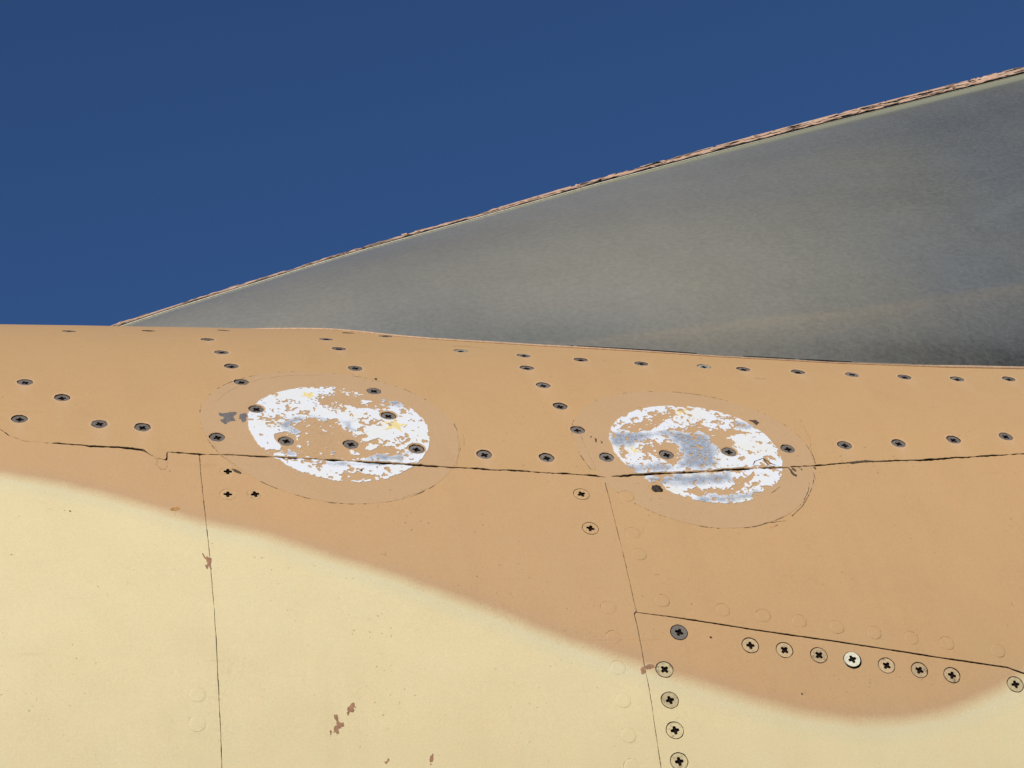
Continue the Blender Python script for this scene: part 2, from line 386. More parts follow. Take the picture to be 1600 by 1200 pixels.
def weathered(nt, col, amount=1.0):
    """fine grain, chalky mottling, specks and drip streaks common to all the painted skin"""
    mott = nt.noise(26.0, 5.0, 0.6)
    col = nt.mix(nt.rng(mott, 0.35, 0.7, 0.0, 0.34 * amount), col, nt.mix(1.0, col, (0.86, 0.84, 0.82), 'MULTIPLY'))
    cloud = nt.noise(7.0, 4.0, 0.6, seed=5)
    col = nt.mix(nt.rng(cloud, 0.42, 0.68, 0.0, 0.35 * amount), col, nt.mix(1.0, col, (1.05, 0.97, 0.90), 'MULTIPLY'))
    drip = nt.noise(55.0, 3.0, 0.6, stretch=(1.0, 0.12, 0.12), seed=2)
    col = nt.mix(nt.rng(drip, 0.52, 0.75, 0.0, 0.30 * amount), col, nt.mix(1.0, col, (1.05, 0.99, 0.98), 'MULTIPLY'))
    drip2 = nt.noise(38.0, 4.0, 0.65, stretch=(1.0, 0.09, 0.09), seed=21)
    col = nt.mix(nt.rng(drip2, 0.55, 0.75, 0.0, 0.20 * amount), col, nt.mix(1.0, col, (0.84, 0.81, 0.76), 'MULTIPLY'))
    grain = nt.noise(850.0, 2.0, 0.7, seed=1)
    col = nt.mix(nt.rng(grain, 0.3, 0.7, 0.0, 0.42 * amount), col, nt.mix(1.0, col, (0.80, 0.78, 0.72), 'MULTIPLY'))
    blot = nt.noise(300.0, 3.0, 0.65, seed=14)
    col = nt.mix(nt.rng(blot, 0.35, 0.65, 0.0, 0.30 * amount), col, nt.mix(1.0, col, (1.03, 0.955, 0.92), 'MULTIPLY'))
    grime = nt.noise(11.0, 6.0, 0.7, seed=15)
    gfine = nt.noise(500.0, 3.0, 0.7, seed=16)
    gm = nt.math('MULTIPLY', nt.rng(grime, 0.56, 0.72), nt.rng(gfine, 0.48, 0.62))
    col = nt.mix(nt.math('MULTIPLY', gm, 0.30 * amount), col, nt.mix(1.0, col, (0.62, 0.58, 0.50), 'MULTIPLY'))
    scr = nt.noise(120.0, 2.0, 0.5, stretch=(0.06, 1.0, 1.0), seed=17, dist=0.4)
    sg = nt.noise(25.0, 2.0, 0.5, seed=18)
    sc = nt.math('MULTIPLY', nt.rng(scr, 0.70, 0.73), nt.rng(sg, 0.52, 0.64))
    col = nt.mix(nt.math('MULTIPLY', sc, 0.18 * amount), col, nt.mix(1.0, col, (0.7, 0.66, 0.58), 'MULTIPLY'))
    spk = nt.noise(420.0, 1.0, 0.5, seed=9)
    gate = nt.noise(18.0, 2.0, 0.5, seed=11)
    sp = nt.math('MULTIPLY', nt.rng(spk, 0.735, 0.77), nt.rng(gate, 0.45, 0.62))
    col = nt.mix(nt.math('MULTIPLY', sp, 0.55 * amount), col, (0.16, 0.10, 0.05))
    return col, grain, mott

def make_skin(name, disc=False):
    nt = NT(name)
    camo = nt.attr("camo")
    tint = nt.attr("tint")
    spray = nt.noise(1500.0, 2.0, 0.8, seed=3)
    wob = nt.noise(60.0, 3.0, 0.6, seed=4)
    d = nt.math('ADD', camo, nt.math('MULTIPLY', nt.math('SUBTRACT', spray, 0.5), 9.0))
    d = nt.math('ADD', d, nt.math('MULTIPLY', nt.math('SUBTRACT', wob, 0.5), 3.0))
    tan = nt.mix(tint, DISC if disc else TAN, DISC if disc else TAN2)
    k = nt.rng(d, -4.5, 5.0)
    fringe = nt.math('MULTIPLY', nt.rng(camo, -14.0, -2.0), nt.rng(camo, 8.0, 0.0))
    tan = nt.mix(nt.math('MULTIPLY', fringe, 0.28), tan, (0.47, 0.315, 0.20))
    fr2 = nt.math('MULTIPLY', nt.rng(camo, 0.0, 5.0), nt.rng(camo, 16.0, 6.0))
    cream = nt.mix(nt.math('MULTIPLY', fr2, 0.55), CREAM, (0.67, 0.59, 0.37))
    col = nt.mix(k, tan, cream)
    if not disc:
        run = nt.math('MULTIPLY', nt.attr('streak'), nt.rng(nt.noise(220.0, 3.0, 0.6, stretch=(1.0, 0.15, 0.15), seed=12), 0.35, 0.65, 0.3, 1.0))
        col = nt.mix(nt.math('MULTIPLY', run, 0.75), col, (0.66, 0.43, 0.26))
    col, grain, mott = weathered(nt, col)
    nt.bump(nt.math('ADD', nt.math('MULTIPLY', grain, 0.4), nt.noise(160.0, 3.0, 0.6, seed=6)), 0.16, 0.0006)
    return nt.set(Base_Color=col, Roughness=nt.rng(mott, 0.3, 0.7, 0.5, 0.64), Specular_IOR_Level=0.35)

def plain(name, col, rough=0.6, metal=0.0, var=0.25, scale=400.0, spec=0.4):
    nt = NT(name)
    n1 = nt.noise(scale, 4.0, 0.65)
    dark = tuple(c * (1 - var) for c in col)
    lite = tuple(min(1, c * (1 + var)) for c in col)
    c = nt.ramp(n1, [(0.3, dark), (0.7, lite)])
    nt.bump(n1, 0.2, 0.0004)
    return nt.set(Base_Color=c, Roughness=rough, Metallic=metal, Specular_IOR_Level=spec)

M_SKIN = make_skin("sprayed_camouflage_paint")
M_DISC = make_skin("repainted_tan_disc", True)
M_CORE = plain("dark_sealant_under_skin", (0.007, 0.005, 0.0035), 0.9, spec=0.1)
M_WALL = plain("brown_shaded_edge", (0.060, 0.038, 0.018), 0.9, var=0.6, scale=600.0, spec=0.1)  # cut edges coloured dark brown: shade of gaps and holes put into colour
M_CRACK = plain("dark_crack", (0.085, 0.052, 0.028), 0.8)
M_RECESS = plain("dirt_and_shadow_recess", (0.016, 0.009, 0.006), 0.9, spec=0.08)  # dirt and shadow of the cross recess, both put into one near-black colour
M_EDGE = plain("brown_paint_edge", (0.19, 0.115, 0.055), 0.8, var=0.4)
M_BROWN = plain("brown_primer", (0.33, 0.165, 0.085), 0.7)
M_PRIMER = plain("grey_primer", (0.16, 0.14, 0.125), 0.6)
M_RUST = plain("rust_spot", (0.36, 0.18, 0.05), 0.8, var=0.4)
M_STAR = plain("faded_yellow_paint", (0.78, 0.62, 0.27), 0.6, var=0.15)

def make_head(name, col, metal, dirt, var=0.14):
    nt = NT(name)
    rnd = nt.n("ShaderNodeObjectInfo").outputs["Random"]
    mp = nt.n("ShaderNodeVectorMath", operation='ADD')
    nt.put(mp.inputs[0], nt.co)
    cb = nt.n("ShaderNodeCombineXYZ")
    for i in range(3):
        nt.put(cb.inputs[i], nt.math('MULTIPLY', rnd, 3.0 + 1.3 * i))
    nt.put(mp.inputs[1], cb.outputs[0])
    nt.co = mp.outputs[0]
    a = nt.noise(230.0, 4.0, 0.65)
    b = nt.noise(700.0, 3.0, 0.6, seed=4)
    c = nt.mix(nt.rng(b, 0.3, 0.7), tuple(x * 0.78 for x in col), tuple(min(1, x * 1.15) for x in col))
    c = nt.mix(nt.math('MULTIPLY', nt.rng(a, 0.55, 0.68), dirt), c, (0.10, 0.075, 0.055))
    v = nt.rng(rnd, 0.0, 1.0, 1 - var, 1 + var)
    vc = nt.n("ShaderNodeCombineXYZ")
    for i in range(3):
        nt.put(vc.inputs[i], v)
    c = nt.mix(1.0, c, vc.outputs[0], 'MULTIPLY')
    nt.bump(b, 0.25, 0.0004)
    return nt.set(Base_Color=c, Roughness=0.6, Metallic=metal, Specular_IOR_Level=0.3)

M_GREY = make_head("weathered_grey_steel", (0.178, 0.150, 0.122), 0.0, 0.6)
M_LGREY = make_head("pale_grey_paint", (0.36, 0.34, 0.27), 0.0, 0.4)
M_TANHEAD = make_head("tan_painted_head", (0.535, 0.332, 0.155), 0.0, 0.0, 0.02)
M_LOWHEAD = make_head("cream_painted_head", (0.60, 0.47, 0.25), 0.0, 0.5)
M_LOWTAN = make_head("worn_tan_head", (0.55, 0.38, 0.20), 0.0, 0.7)
M_WHITEHEAD = make_head("bright_chalky_head", (0.74, 0.69, 0.50), 0.0, 0.0)

def make_white(name):
    nt = NT(name)
    worn = nt.attr("worn")
    n1 = nt.noise(520.0, 4.0, 0.75)
    n2 = nt.noise(1100.0, 2.0, 0.6, seed=3)
    n3 = nt.noise(45.0, 3.0, 0.6, seed=7)
    wh = nt.mix(nt.rng(n3, 0.45, 0.7), (0.745, 0.740, 0.735), (0.755, 0.725, 0.65))
    blue = nt.ramp(n1, [(0.3, (0.11, 0.12, 0.145)), (0.5, (0.29, 0.32, 0.37)), (0.72, (0.58, 0.60, 0.63))])
    k = nt.math('ADD', worn, nt.math('MULTIPLY', nt.math('SUBTRACT', n1, 0.5), 1.5))
    col = nt.mix(nt.rng(k, 0.25, 1.0), wh, blue)
    pit = nt.math('MULTIPLY', nt.rng(n2, 0.63, 0.68), nt.rng(worn, 0.1, 0.7, 0.06, 0.95))
    col = nt.mix(pit, col, (0.12, 0.12, 0.13))
    nt.bump(n1, 0.25, 0.0005)
    return nt.set(Base_Color=col, Roughness=0.55)
M_WHITE = make_white("peeling_white_paint")

def make_glass(name):
    nt = NT(name)
    dust, edge, reflection = nt.attr("dust"), nt.attr("edge"), nt.attr("reflection")
    n1 = nt.noise(14.0, 6.0, 0.65)
    n2 = nt.noise(240.0, 4.0, 0.7, seed=3)
    streak = nt.noise(60.0, 4.0, 0.6, stretch=(1.0, 0.10, 0.10), seed=5)
    smear = nt.noise(9.0, 4.0, 0.6, stretch=(0.25, 1.0, 1.0), seed=8)
    d = nt.math('ADD', dust, nt.math('MULTIPLY', nt.math('SUBTRACT', n1, 0.5), 0.17))
    d = nt.math('ADD', d, nt.math('MULTIPLY', nt.math('SUBTRACT', n2, 0.5), 0.42))
    d = nt.math('ADD', d, nt.math('MULTIPLY', nt.math('SUBTRACT', streak, 0.5), 0.07))
    d = nt.math('ADD', d, nt.math('MULTIPLY', nt.math('SUBTRACT', smear, 0.5), 0.15))
    d = nt.math('MAXIMUM', nt.math('MINIMUM', d, 0.97), 0.05)
    big = nt.noise(5.0, 3.0, 0.5, seed=6)
    warm = nt.mix(nt.rng(big, 0.38, 0.62), (0.250, 0.252, 0.230), (0.284, 0.270, 0.212))
    warm = nt.mix(nt.rng(dust, 0.55, 0.85, 0.0, 0.7), warm, (0.285, 0.256, 0.188))
    warm = nt.mix(nt.math('MULTIPLY', reflection, 0.65), warm, (0.30, 0.25, 0.175))  # tan reflection band painted into the pane colour
    col = nt.mix(edge, warm, (0.315, 0.302, 0.185))
    film = nt.b
    nt.set(Base_Color=col, Roughness=0.45, Specular_IOR_Level=0.45, Coat_Weight=0.6, Coat_Roughness=0.2)
    clear = nt.n("ShaderNodeBsdfTransparent")
    clear.inputs[0].default_value = (0.80, 0.82, 0.80, 1)
    gl = nt.n("ShaderNodeBsdfGlossy")
    gl.inputs["Roughness"].default_value = 0.06
    gl.inputs[0].default_value = (1, 1, 1, 1)
    fr = nt.n("ShaderNodeFresnel")
    fr.inputs[0].default_value = 1.49
    m1 = nt.n("ShaderNodeMixShader")
    nt.put(m1.inputs[0], fr.outputs[0]); nt.put(m1.inputs[1], clear.outputs[0]); nt.put(m1.inputs[2], gl.outputs[0])
    m2 = nt.n("ShaderNodeMixShader")
    dd = nt.math('MAXIMUM', d, edge)
    nt.put(m2.inputs[0], dd); nt.put(m2.inputs[1], m1.outputs[0]); nt.put(m2.inputs[2], film.outputs[0])
    nt.put(nt.out.inputs[0], m2.outputs[0])
    return nt.m
M_GLASS = make_glass("dusty_windscreen_glass")

def make_frame(name):
    nt = NT(name)
    n1 = nt.noise(90.0, 4.0, 0.65, stretch=(0.4, 1, 1))
    n2 = nt.noise(700.0, 3.0, 0.6)
    c = nt.ramp(n1, [(0.30, (0.44, 0.32, 0.20)), (0.46, (0.57, 0.36, 0.235)), (0.60, (0.58, 0.36, 0.23)), (0.70, (0.66, 0.57, 0.45))])
    c = nt.mix(nt.rng(n2, 0.3, 0.7, 0, 0.35), c, nt.mix(1.0, c, (0.7, 0.66, 0.6), 'MULTIPLY'))
    nt.bump(n2, 0.3, 0.0005)
    return nt.set(Base_Color=c, Roughness=0.65)
M_FRAME = make_frame("cracked_frame_paint")
M_BLACK = plain("black_perished_sealant", (0.012, 0.010, 0.009), 0.85)
M_BEAD = plain("pale_bead", (0.62, 0.56, 0.42), 0.6)
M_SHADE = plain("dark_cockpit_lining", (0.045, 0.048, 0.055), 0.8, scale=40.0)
M_SEAL = plain("pinkish_sill_paint", (0.50, 0.32, 0.19), 0.65)
M_PLUG = plain("rusty_plug", (0.035, 0.020, 0.012), 0.7, var=0.5)

# ------------------------------------------------------------------ the aircraft
air = empty("aircraft", (0.35, 0.0, -0.5))
air["label"] = "tan and cream camouflaged aircraft fuselage with peeling white roundels, screws and dusty windscreen"
air["category"] = "aircraft"

SX, SY = np.array(S)[:, 0], np.array(S)[:, 1]
def SY_at(u):
    return np.interp(u, SX, SY)
def above_S(u, v):
    return np.where(v > np.interp(u, SX, SY), 1.0, -1.0)
A_s = sorted(A, key=lambda p: p[1])
def left_of(line, u, v):
    a = np.array(sorted(line, key=lambda p: p[1]))
    return np.where(u < np.interp(v, a[:, 1], a[:, 0]), 1.0, -1.0)
def above_C(u, v):
    a = np.array(CC)
    return np.where(v > np.interp(u, a[:, 0], a[:, 1]), 1.0, -1.0)

UMIN, UMAX, VMIN, VMAX = -500.0, 1500.0, -300.0, 1100.0
FU, FV = (-40.0, 715.0), (100.0, 600.0)      # where the pieces show large
def gS(u, v, side):
    n = fbm(u / 9.0, side * 3.7 + 0 * v, 60, 3)
    wide = 0.40 + 1.5 * np.clip(n - 0.38, 0, 1) * 2.0
    wide = wide * (0.35 + 0.65 * sm(8, 30, u) * 0.6 + 0.2) 
    wide = wide + 0.25 * np.exp(-((u - 560) / 45.0) ** 2)
    wide = wide * (1 - 0.62 * np.exp(-((u - 73.0) / 5.5) ** 2))
    for (c, h) in ((15.5, 0.9), (37.0, 0.6), (57.0, 0.6), (88.0, 0.5)):
        wide = wide + h * np.exp(-((u - c) / 3.2) ** 2) * (side > 0)
    return wide + 0.9 * (fbm(u / 1.8, v / 1.8, 61, 2) - 0.5)
def gthin(u, v, k):
    return 0.22 + 0.5 * np.clip(fbm(u / 5.0, v / 5.0, 70 + k, 3) - 0.3, 0, 1) + 0.35 * (fbm(u / 1.2, v / 1.2, 75 + k, 2) - 0.5)

LB = B + [(343.3, -320)]
LA = A + [(100.5, -320)]
LC = CC + [(700.0, 60.0), (900.0, -320.0)]
LS = [(-520.0, 520.0)] + S + [(1520.0, 460.0)]
SX, SY = np.array(LS)[:, 0], np.array(LS)[:, 1]
def above_C(u, v):
    a = np.array(LC)
    return np.where(v > np.interp(u, a[:, 0], a[:, 1], right=-1e4), 1.0, -1.0)

R_GREY, R_PAINT, R_RIV = 5.05, 5.35, 4.72
def holes(f, u, v):
    def cut(f, c, r, jit):
        x, y = c
        m = (np.abs(u - x) < 14) & (np.abs(v - y) < 14)
        if m.any():
            d = np.hypot(u[m] - x, v[m] - y)
            f[m] = np.minimum(f[m], d - r - jit * (vnoise(u[m] / 1.7 + x, v[m] / 1.7, 5) - 0.5))
        return f
    for c in GREY + EDGE:
        f = cut(f, c, R_GREY, 0.7)
    for i, c in enumerate(TANSCREW):
        f = cut(f, c, R_PAINT if i > 2 else 4.97, 0.3 if i > 2 else 0.12)
    for c in LOWSCREW:
        f = cut(f, c, R_PAINT + (0.50 if c == LOWSCREW[4] else 0.14), 0.3)
    for c in RIVET:
        f = cut(f, c, R_RIV, 0.35)
    for c in HOLE:
        f = cut(f, c, 3.3, 1.2)
    return f

CAMO_X = np.array([(-520, 420)] + CAMO + [(760, 262), (920, 330), (1150, 372), (1500, 395)], float)
def camo_d(u, v):
    """mm below (+, cream) or above (-, tan) the sprayed edge"""
    pts = [tuple(p) for p in CAMO_X]
    d = pline_dist(u, v, pts)
    return np.where(v < np.interp(u, CAMO_X[:, 0], CAMO_X[:, 1]), d, -d).clip(-60, 60)

def tint_fn(k):
    return lambda u, v: np.full(np.shape(u), float(k))

# the foot of the windscreen on the fuselage
BOTX = np.array([-8.4, 40, 90, 150, 185, 205, 225, 246.9, 270, 297.7, 350.7, 422.4, 471.6, 559, 635.3, 708.3, 900, 1250])
BOTV = np.array([786., 748, 712, 668, 642, 622, 594, 570, 556, 546.0, 531.5, 515.8, 504.8, 491, 484.6, 483.5, 480, 476])
def smooth_interp(x, X, Y, h):
    return sum(np.interp(x + d, X, Y) for d in (-h, -h / 2, 0, h / 2, h)) / 5.0
def bot_v(s):
    return smooth_interp(s, BOTX, BOTV, 7.0)

def streak_fn(u, v):
    """pale runs washed down from under the bare screws"""
    w = np.zeros(np.shape(u))
    for (a, b) in GREY:
        x = (u - a) / 4.6
        y = b - v
        w = np.maximum(w, np.exp(-x * x) * sm(1.0, 5.5, y) * np.exp(-np.clip(y, 0, 200) / 13.0))
        w = np.maximum(w, 0.9 * np.exp(-((np.hypot(u - a, v - b) - 5.6) / 0.8) ** 2))
    return w

def panel(label, f0, u0, u1, v0, v1, tint):
    us, vs = lines(u0, u1, *FU, 1.0), lines(v0, v1, *FV, 1.0)
    def f(U, V):
        return holes(f0(U, V), U, V)
    o = patch("skin_panel", f, us, vs, fus, M_SKIN, air, 0.0, 1.9, 0.2, {"camo": camo_d, "tint": tint_fn(tint), "streak": streak_fn}, M_CORE if label.startswith("lower right") else M_WALL)  # walls of gaps and holes get painted shade, a dark colour
    o["label"] = label
    return o

def fS(u, v):
    return above_S(u, v) * pline_dist(u, v, LS)
panel("upper tan skin panel along the foot of the windscreen",
      lambda u, v: np.minimum(fS(u, v) - gS(u, v, 1), np.where(u > 20, bot_v(u) + 5.0 - v, 999.0)), UMIN, UMAX, 290, VMAX, 0.0)
panel("lower left skin panel, tan above and cream below",
      lambda u, v: np.minimum(-fS(u, v) - gS(u, v, -1), left_of(LA, u, v) * pline_dist(u, v, LA) - gthin(u, v, 0)), UMIN, 106, VMIN, 535, 0.8)
panel("middle skin panel between two vertical seams",
      lambda u, v: np.minimum(np.minimum(-fS(u, v) - gS(u, v, -1), -left_of(LA, u, v) * pline_dist(u, v, LA) - gthin(u, v, 1)),
                              left_of(LB, u, v) * pline_dist(u, v, LB) - gthin(u, v, 2)), 95, 352, VMIN, 352, 0.7)
panel("right tan skin panel under the second roundel",
      lambda u, v: np.minimum(np.minimum(-fS(u, v) - gS(u, v, -1), -left_of(LB, u, v) * pline_dist(u, v, LB) - gthin(u, v, 3)),
                              above_C(u, v) * pline_dist(u, v, LC) - 0.28 * sm(350, 385, u) - gthin(u, v, 4)), 340, UMAX, VMIN, 530, 0.15)
panel("lower right skin panel held by a row of painted screws",
      lambda u, v: np.minimum(-left_of(LB, u, v) * pline_dist(u, v, LB) - gthin(u, v, 5),
                              -above_C(u, v) * pline_dist(u, v, LC) - 0.28 * sm(350, 385, u) - gthin(u, v, 6)), 340, 905, VMIN, 216, 0.5)
M_SEAM = plain("brown_seam_sealant", (0.20, 0.135, 0.062), 0.8, var=0.7, scale=700.0)
for line in (LA, LB):
    a = np.array(line)
    us, vs = np.arange(a[:, 0].min() - 2, a[:, 0].max() + 2, 0.5), np.arange(90, 350, 1.0)
    patch("seam_sealant", lambda u, v: np.minimum(1.2 + 0.8 * (fbm(u / 4, v / 6, 88, 2) - 0.5) - pline_dist(u, v, line), SY_at(u) - 1.5 - v), us, vs, fus, M_SEAM, air,
          lambda u, v: -0.12 - 0.75 * sm(0.42, 0.62, fbm(u / 3, v / 5, 89, 3)), 0.2)
# far side of the fuselage, out of sight, and the dark structure under the skin
us, vs = np.linspace(UMIN, UMAX, 60), np.linspace(VMAX, 2 * math.pi * R + VMIN, 90)
o = patch("skin_panel", lambda u, v: np.ones(u.shape), us, vs, fus, M_SKIN, air, 0, 0, 0, {"camo": lambda u, v: np.full(np.shape(u), -30.0), "tint": tint_fn(0)})
o["label"] = "plain tan far side skin"
us, vs = np.linspace(UMIN, UMAX, 120), np.linspace(0, 2 * math.pi * R, 240)
patch("inner_structure", lambda u, v: np.ones(u.shape), us, vs, lambda u, v, o_: fus(u, v, o_ - 2.2), M_CORE, air, 0, 0)

# ------------------------------------------------------------------ fasteners
def screw_meshes(rh, arm, half, nm):
    n = 28
    V, Fc = [], []
    outer = [(rh * 0.985 * math.cos(2 * math.pi * k / n), rh * 0.985 * math.sin(2 * math.pi * k / n)) for k in range(n)]
    a, h = arm, half
    f = h * 1.35
    cross = [(a, -h), (a + 0.15, 0), (a, h), (f, f), (h, a), (0, a + 0.15), (-h, a), (-f, f), (-a, h), (-a - 0.15, 0), (-a, -h), (-f, -f), (-h, -a), (0, -a - 0.15), (h, -a), (f, -f)]
    V = [(x, y, 0) for x, y in outer]
    V += [(rh * math.cos(2 * math.pi * k / n), rh * math.sin(2 * math.pi * k / n), -0.22) for k in range(n)]
    V += [(rh * 0.97 * math.cos(2 * math.pi * k / n), rh * 0.97 * math.sin(2 * math.pi * k / n), -1.7) for k in range(n)]
    for k in range(n):
        j = (k + 1) % n
        Fc.append((k + n, j + n, j, k))
        Fc.append((k + 2 * n, j + 2 * n, j + n, k + n))
    b = len(V)
    V += [(x, y, 0) for x, y in cross]
    from mathutils.geometry import tessellate_polygon
    tri = tessellate_polygon([[Vector((x, y, 0)) for x, y in outer], [Vector((x, y, 0)) for x, y in cross]])
    idx = list(range(n)) + list(range(b, b + len(cross)))
    for t in tri:
        q = [idx[i] for i in t]
        p = [V[i] for i in q]
        if (p[1][0] - p[0][0]) * (p[2][1] - p[0][1]) - (p[1][1] - p[0][1]) * (p[2][0] - p[0][0]) < 0:
            q = q[::-1]
        Fc.append(tuple(q))
    me = bpy.data.meshes.new("screw")
    me.from_pydata([tuple(c * 1e-3 for c in p) for p in V], [], Fc)
    me.materials.append(M_GREY)
    # recess
    m = len(cross)
    V2 = [(x, y, 0) for x, y in cross] + [(x * 0.72, y * 0.72, -1.3) for x, y in cross] + [(0, 0, -1.6)]
    F2 = []
    for k in range(m):
        j = (k + 1) % m
        F2.append((k, j, j + m, k + m))
        F2.append((k + m, j + m, 2 * m))
    me2 = bpy.data.meshes.new("cross_recess")
    me2.from_pydata([tuple(c * 1e-3 for c in p) for p in V2], [], F2)
    me2.materials.append(M_RECESS)
    return me, me2
ME_G = screw_meshes(4.58, 2.4, 0.76, "g")
ME_P = screw_meshes(4.88, 2.45, 0.78, "p")

first = {}
def put_screw(c, kind, mat, depth, label=None):
    u, v = c
    me, me2 = ME_P if kind == 'p' else ME_G
    if kind not in first:
        o = bpy.data.objects.new("screw", me)
        q = bpy.data.objects.new("cross_recess", me2)
        first[kind] = (o, q)
    else:
        o, q = first[kind][0].copy(), first[kind][1].copy()
    COL.objects.link(o); COL.objects.link(q)
    o.parent = air
    o.matrix_parent_inverse = Matrix.Translation(-air.location)
    q.parent = o
    n, x, y = fus_frame(u, v)
    # a slight random tilt in its countersink
    tx, ty = random.gauss(0, 0.022), random.gauss(0, 0.022)
    n2 = (n + tx * x + ty * y).normalized()
    x2 = (x - n2 * x.dot(n2)).normalized()
    y2 = n2.cross(x2)
    a = random.uniform(0, math.pi / 2)
    xr, yr = x2 * math.cos(a) + y2 * math.sin(a), -x2 * math.sin(a) + y2 * math.cos(a)
    m = Matrix((xr, yr, n2)).transposed().to_4x4()
    m.translation = Vector(fus(np.array([u]), np.array([v]), depth)[0])
    o.matrix_basis = m
    o.material_slots[0].link = 'OBJECT'
    o.material_slots[0].material = mat
    if label:
        o["label"] = label
    elif "label" in o:
        del o["label"]
    return o

for i, c in enumerate(GREY):
    put_screw((c[0] + random.uniform(-0.1, 0.3), c[1] + random.uniform(-0.35, 0.1)), 'g', M_GREY, random.uniform(-0.7, -0.15))
for i, c in enumerate(EDGE):
    pale = i >= 6
    put_screw(c, 'g', M_LGREY if pale else M_GREY, random.uniform(-0.6, -0.3), "pale grey flush screw near the windscreen" if pale else None)
for c in TANSCREW:
    put_screw(c, 'p', M_TANHEAD, -0.06, "screw painted over in tan")
for i, c in enumerate(LOWSCREW):
    if i == 0:
        put_screw(c, 'p', M_GREY, 0.0, "bare grey screw under the short seam")
    elif i == 4:
        put_screw((c[0] - 0.3, c[1] + 0.35), 'p', M_WHITEHEAD, 0.45, "bright cream screw standing proud of the skin")
    elif i < 8:
        put_screw(c, 'p', M_LOWTAN, random.uniform(-0.25, 0.0))
    else:
        put_screw(c, 'p', M_LOWHEAD, random.uniform(-0.2, 0.0), "screw painted over in cream")

for i, (cu, cv) in enumerate(RIVET):
    n = 26
    r0 = 4.78 if i >= 18 else (4.62 if 6 <= i <= 14 else 4.70)
    du, dv = random.uniform(-0.10, 0.10), random.uniform(-0.10, 0.12)
    if i >= 18:
        dv = 0.10
    vs_, fc = [], []
    uu, vv, oo = [], [], []
    for (rr, oz) in ((0.0, 0.0), (r0 * 0.6, 0.0), (r0 * 0.93, 0.0), (r0 * 0.985, -0.05), (r0, -1.2)):
        for k in range(1 if rr == 0 else n):
            uu.append(cu + du + rr * math.cos(2 * math.pi * k / n)); vv.append(cv + dv + rr * math.sin(2 * math.pi * k / n)); oo.append(oz)
    uu, vv, oo = map(np.array, (uu, vv, oo))
    P = fus(uu, vv, oo)
    fc = [(0, 1 + k, 1 + (k + 1) % n) for k in range(n)]
    for g in range(3):
        for k in range(n):
            a, b = 1 + g * n + k, 1 + g * n + (k + 1) % n
            fc.append((a, a + n, b + n, b))
    tint = 0.8 if cu < 343 else (0.15 if cv > 176 else 0.5)
    mesh_obj("rivet", P, fc, M_SKIN, air, True, {"camo": camo_d(uu, vv), "tint": np.full(len(uu), tint)})

# the rusty plug in the torn hole at the rim of the second roundel
cu, cv = HOLE[0]
us, vs = np.linspace(cu - 6, cu + 6, 25), np.linspace(cv - 6, cv + 6, 25)
o = patch("rivet", lambda u, v: 3.5 - np.hypot(u - cu, v - cv) + 1.6 * (vnoise(u / 1.5, v / 1.5, 8) - 0.5), us, vs, fus, M_PLUG, air,
          lambda u, v: 0.35 + 0.9 * vnoise(u / 1.3, v / 1.3, 3) - 0.05 * ((u - cu) ** 2 + (v - cv) ** 2), 0.6)
o["label"] = "dark rusty rivet at the rim of the right roundel"

# ------------------------------------------------------------------ roundels
def harm(h, u, v, c):
    th = np.arctan2(v - c[1], u - c[0])
    return h[0] + h[1] * np.cos(2 * th) + h[2] * np.sin(2 * th) + h[3] * np.cos(3 * th) + h[4] * np.sin(3 * th)
def off_screws(f, u, v, r, which=None):
    for (x, y) in (which or GREY + TANSCREW + RIVET[15:18] + HOLE):
        f = np.minimum(f, np.hypot(u - x, v - y) - r)
    return f
def seam_clear(f, u, v, extra=0.0):
    f = np.minimum(f, np.where(above_S(u, v) > 0, fS(u, v) - gS(u, v, 1), -fS(u, v) - gS(u, v, -1)) - 0.1 - extra)
    return f

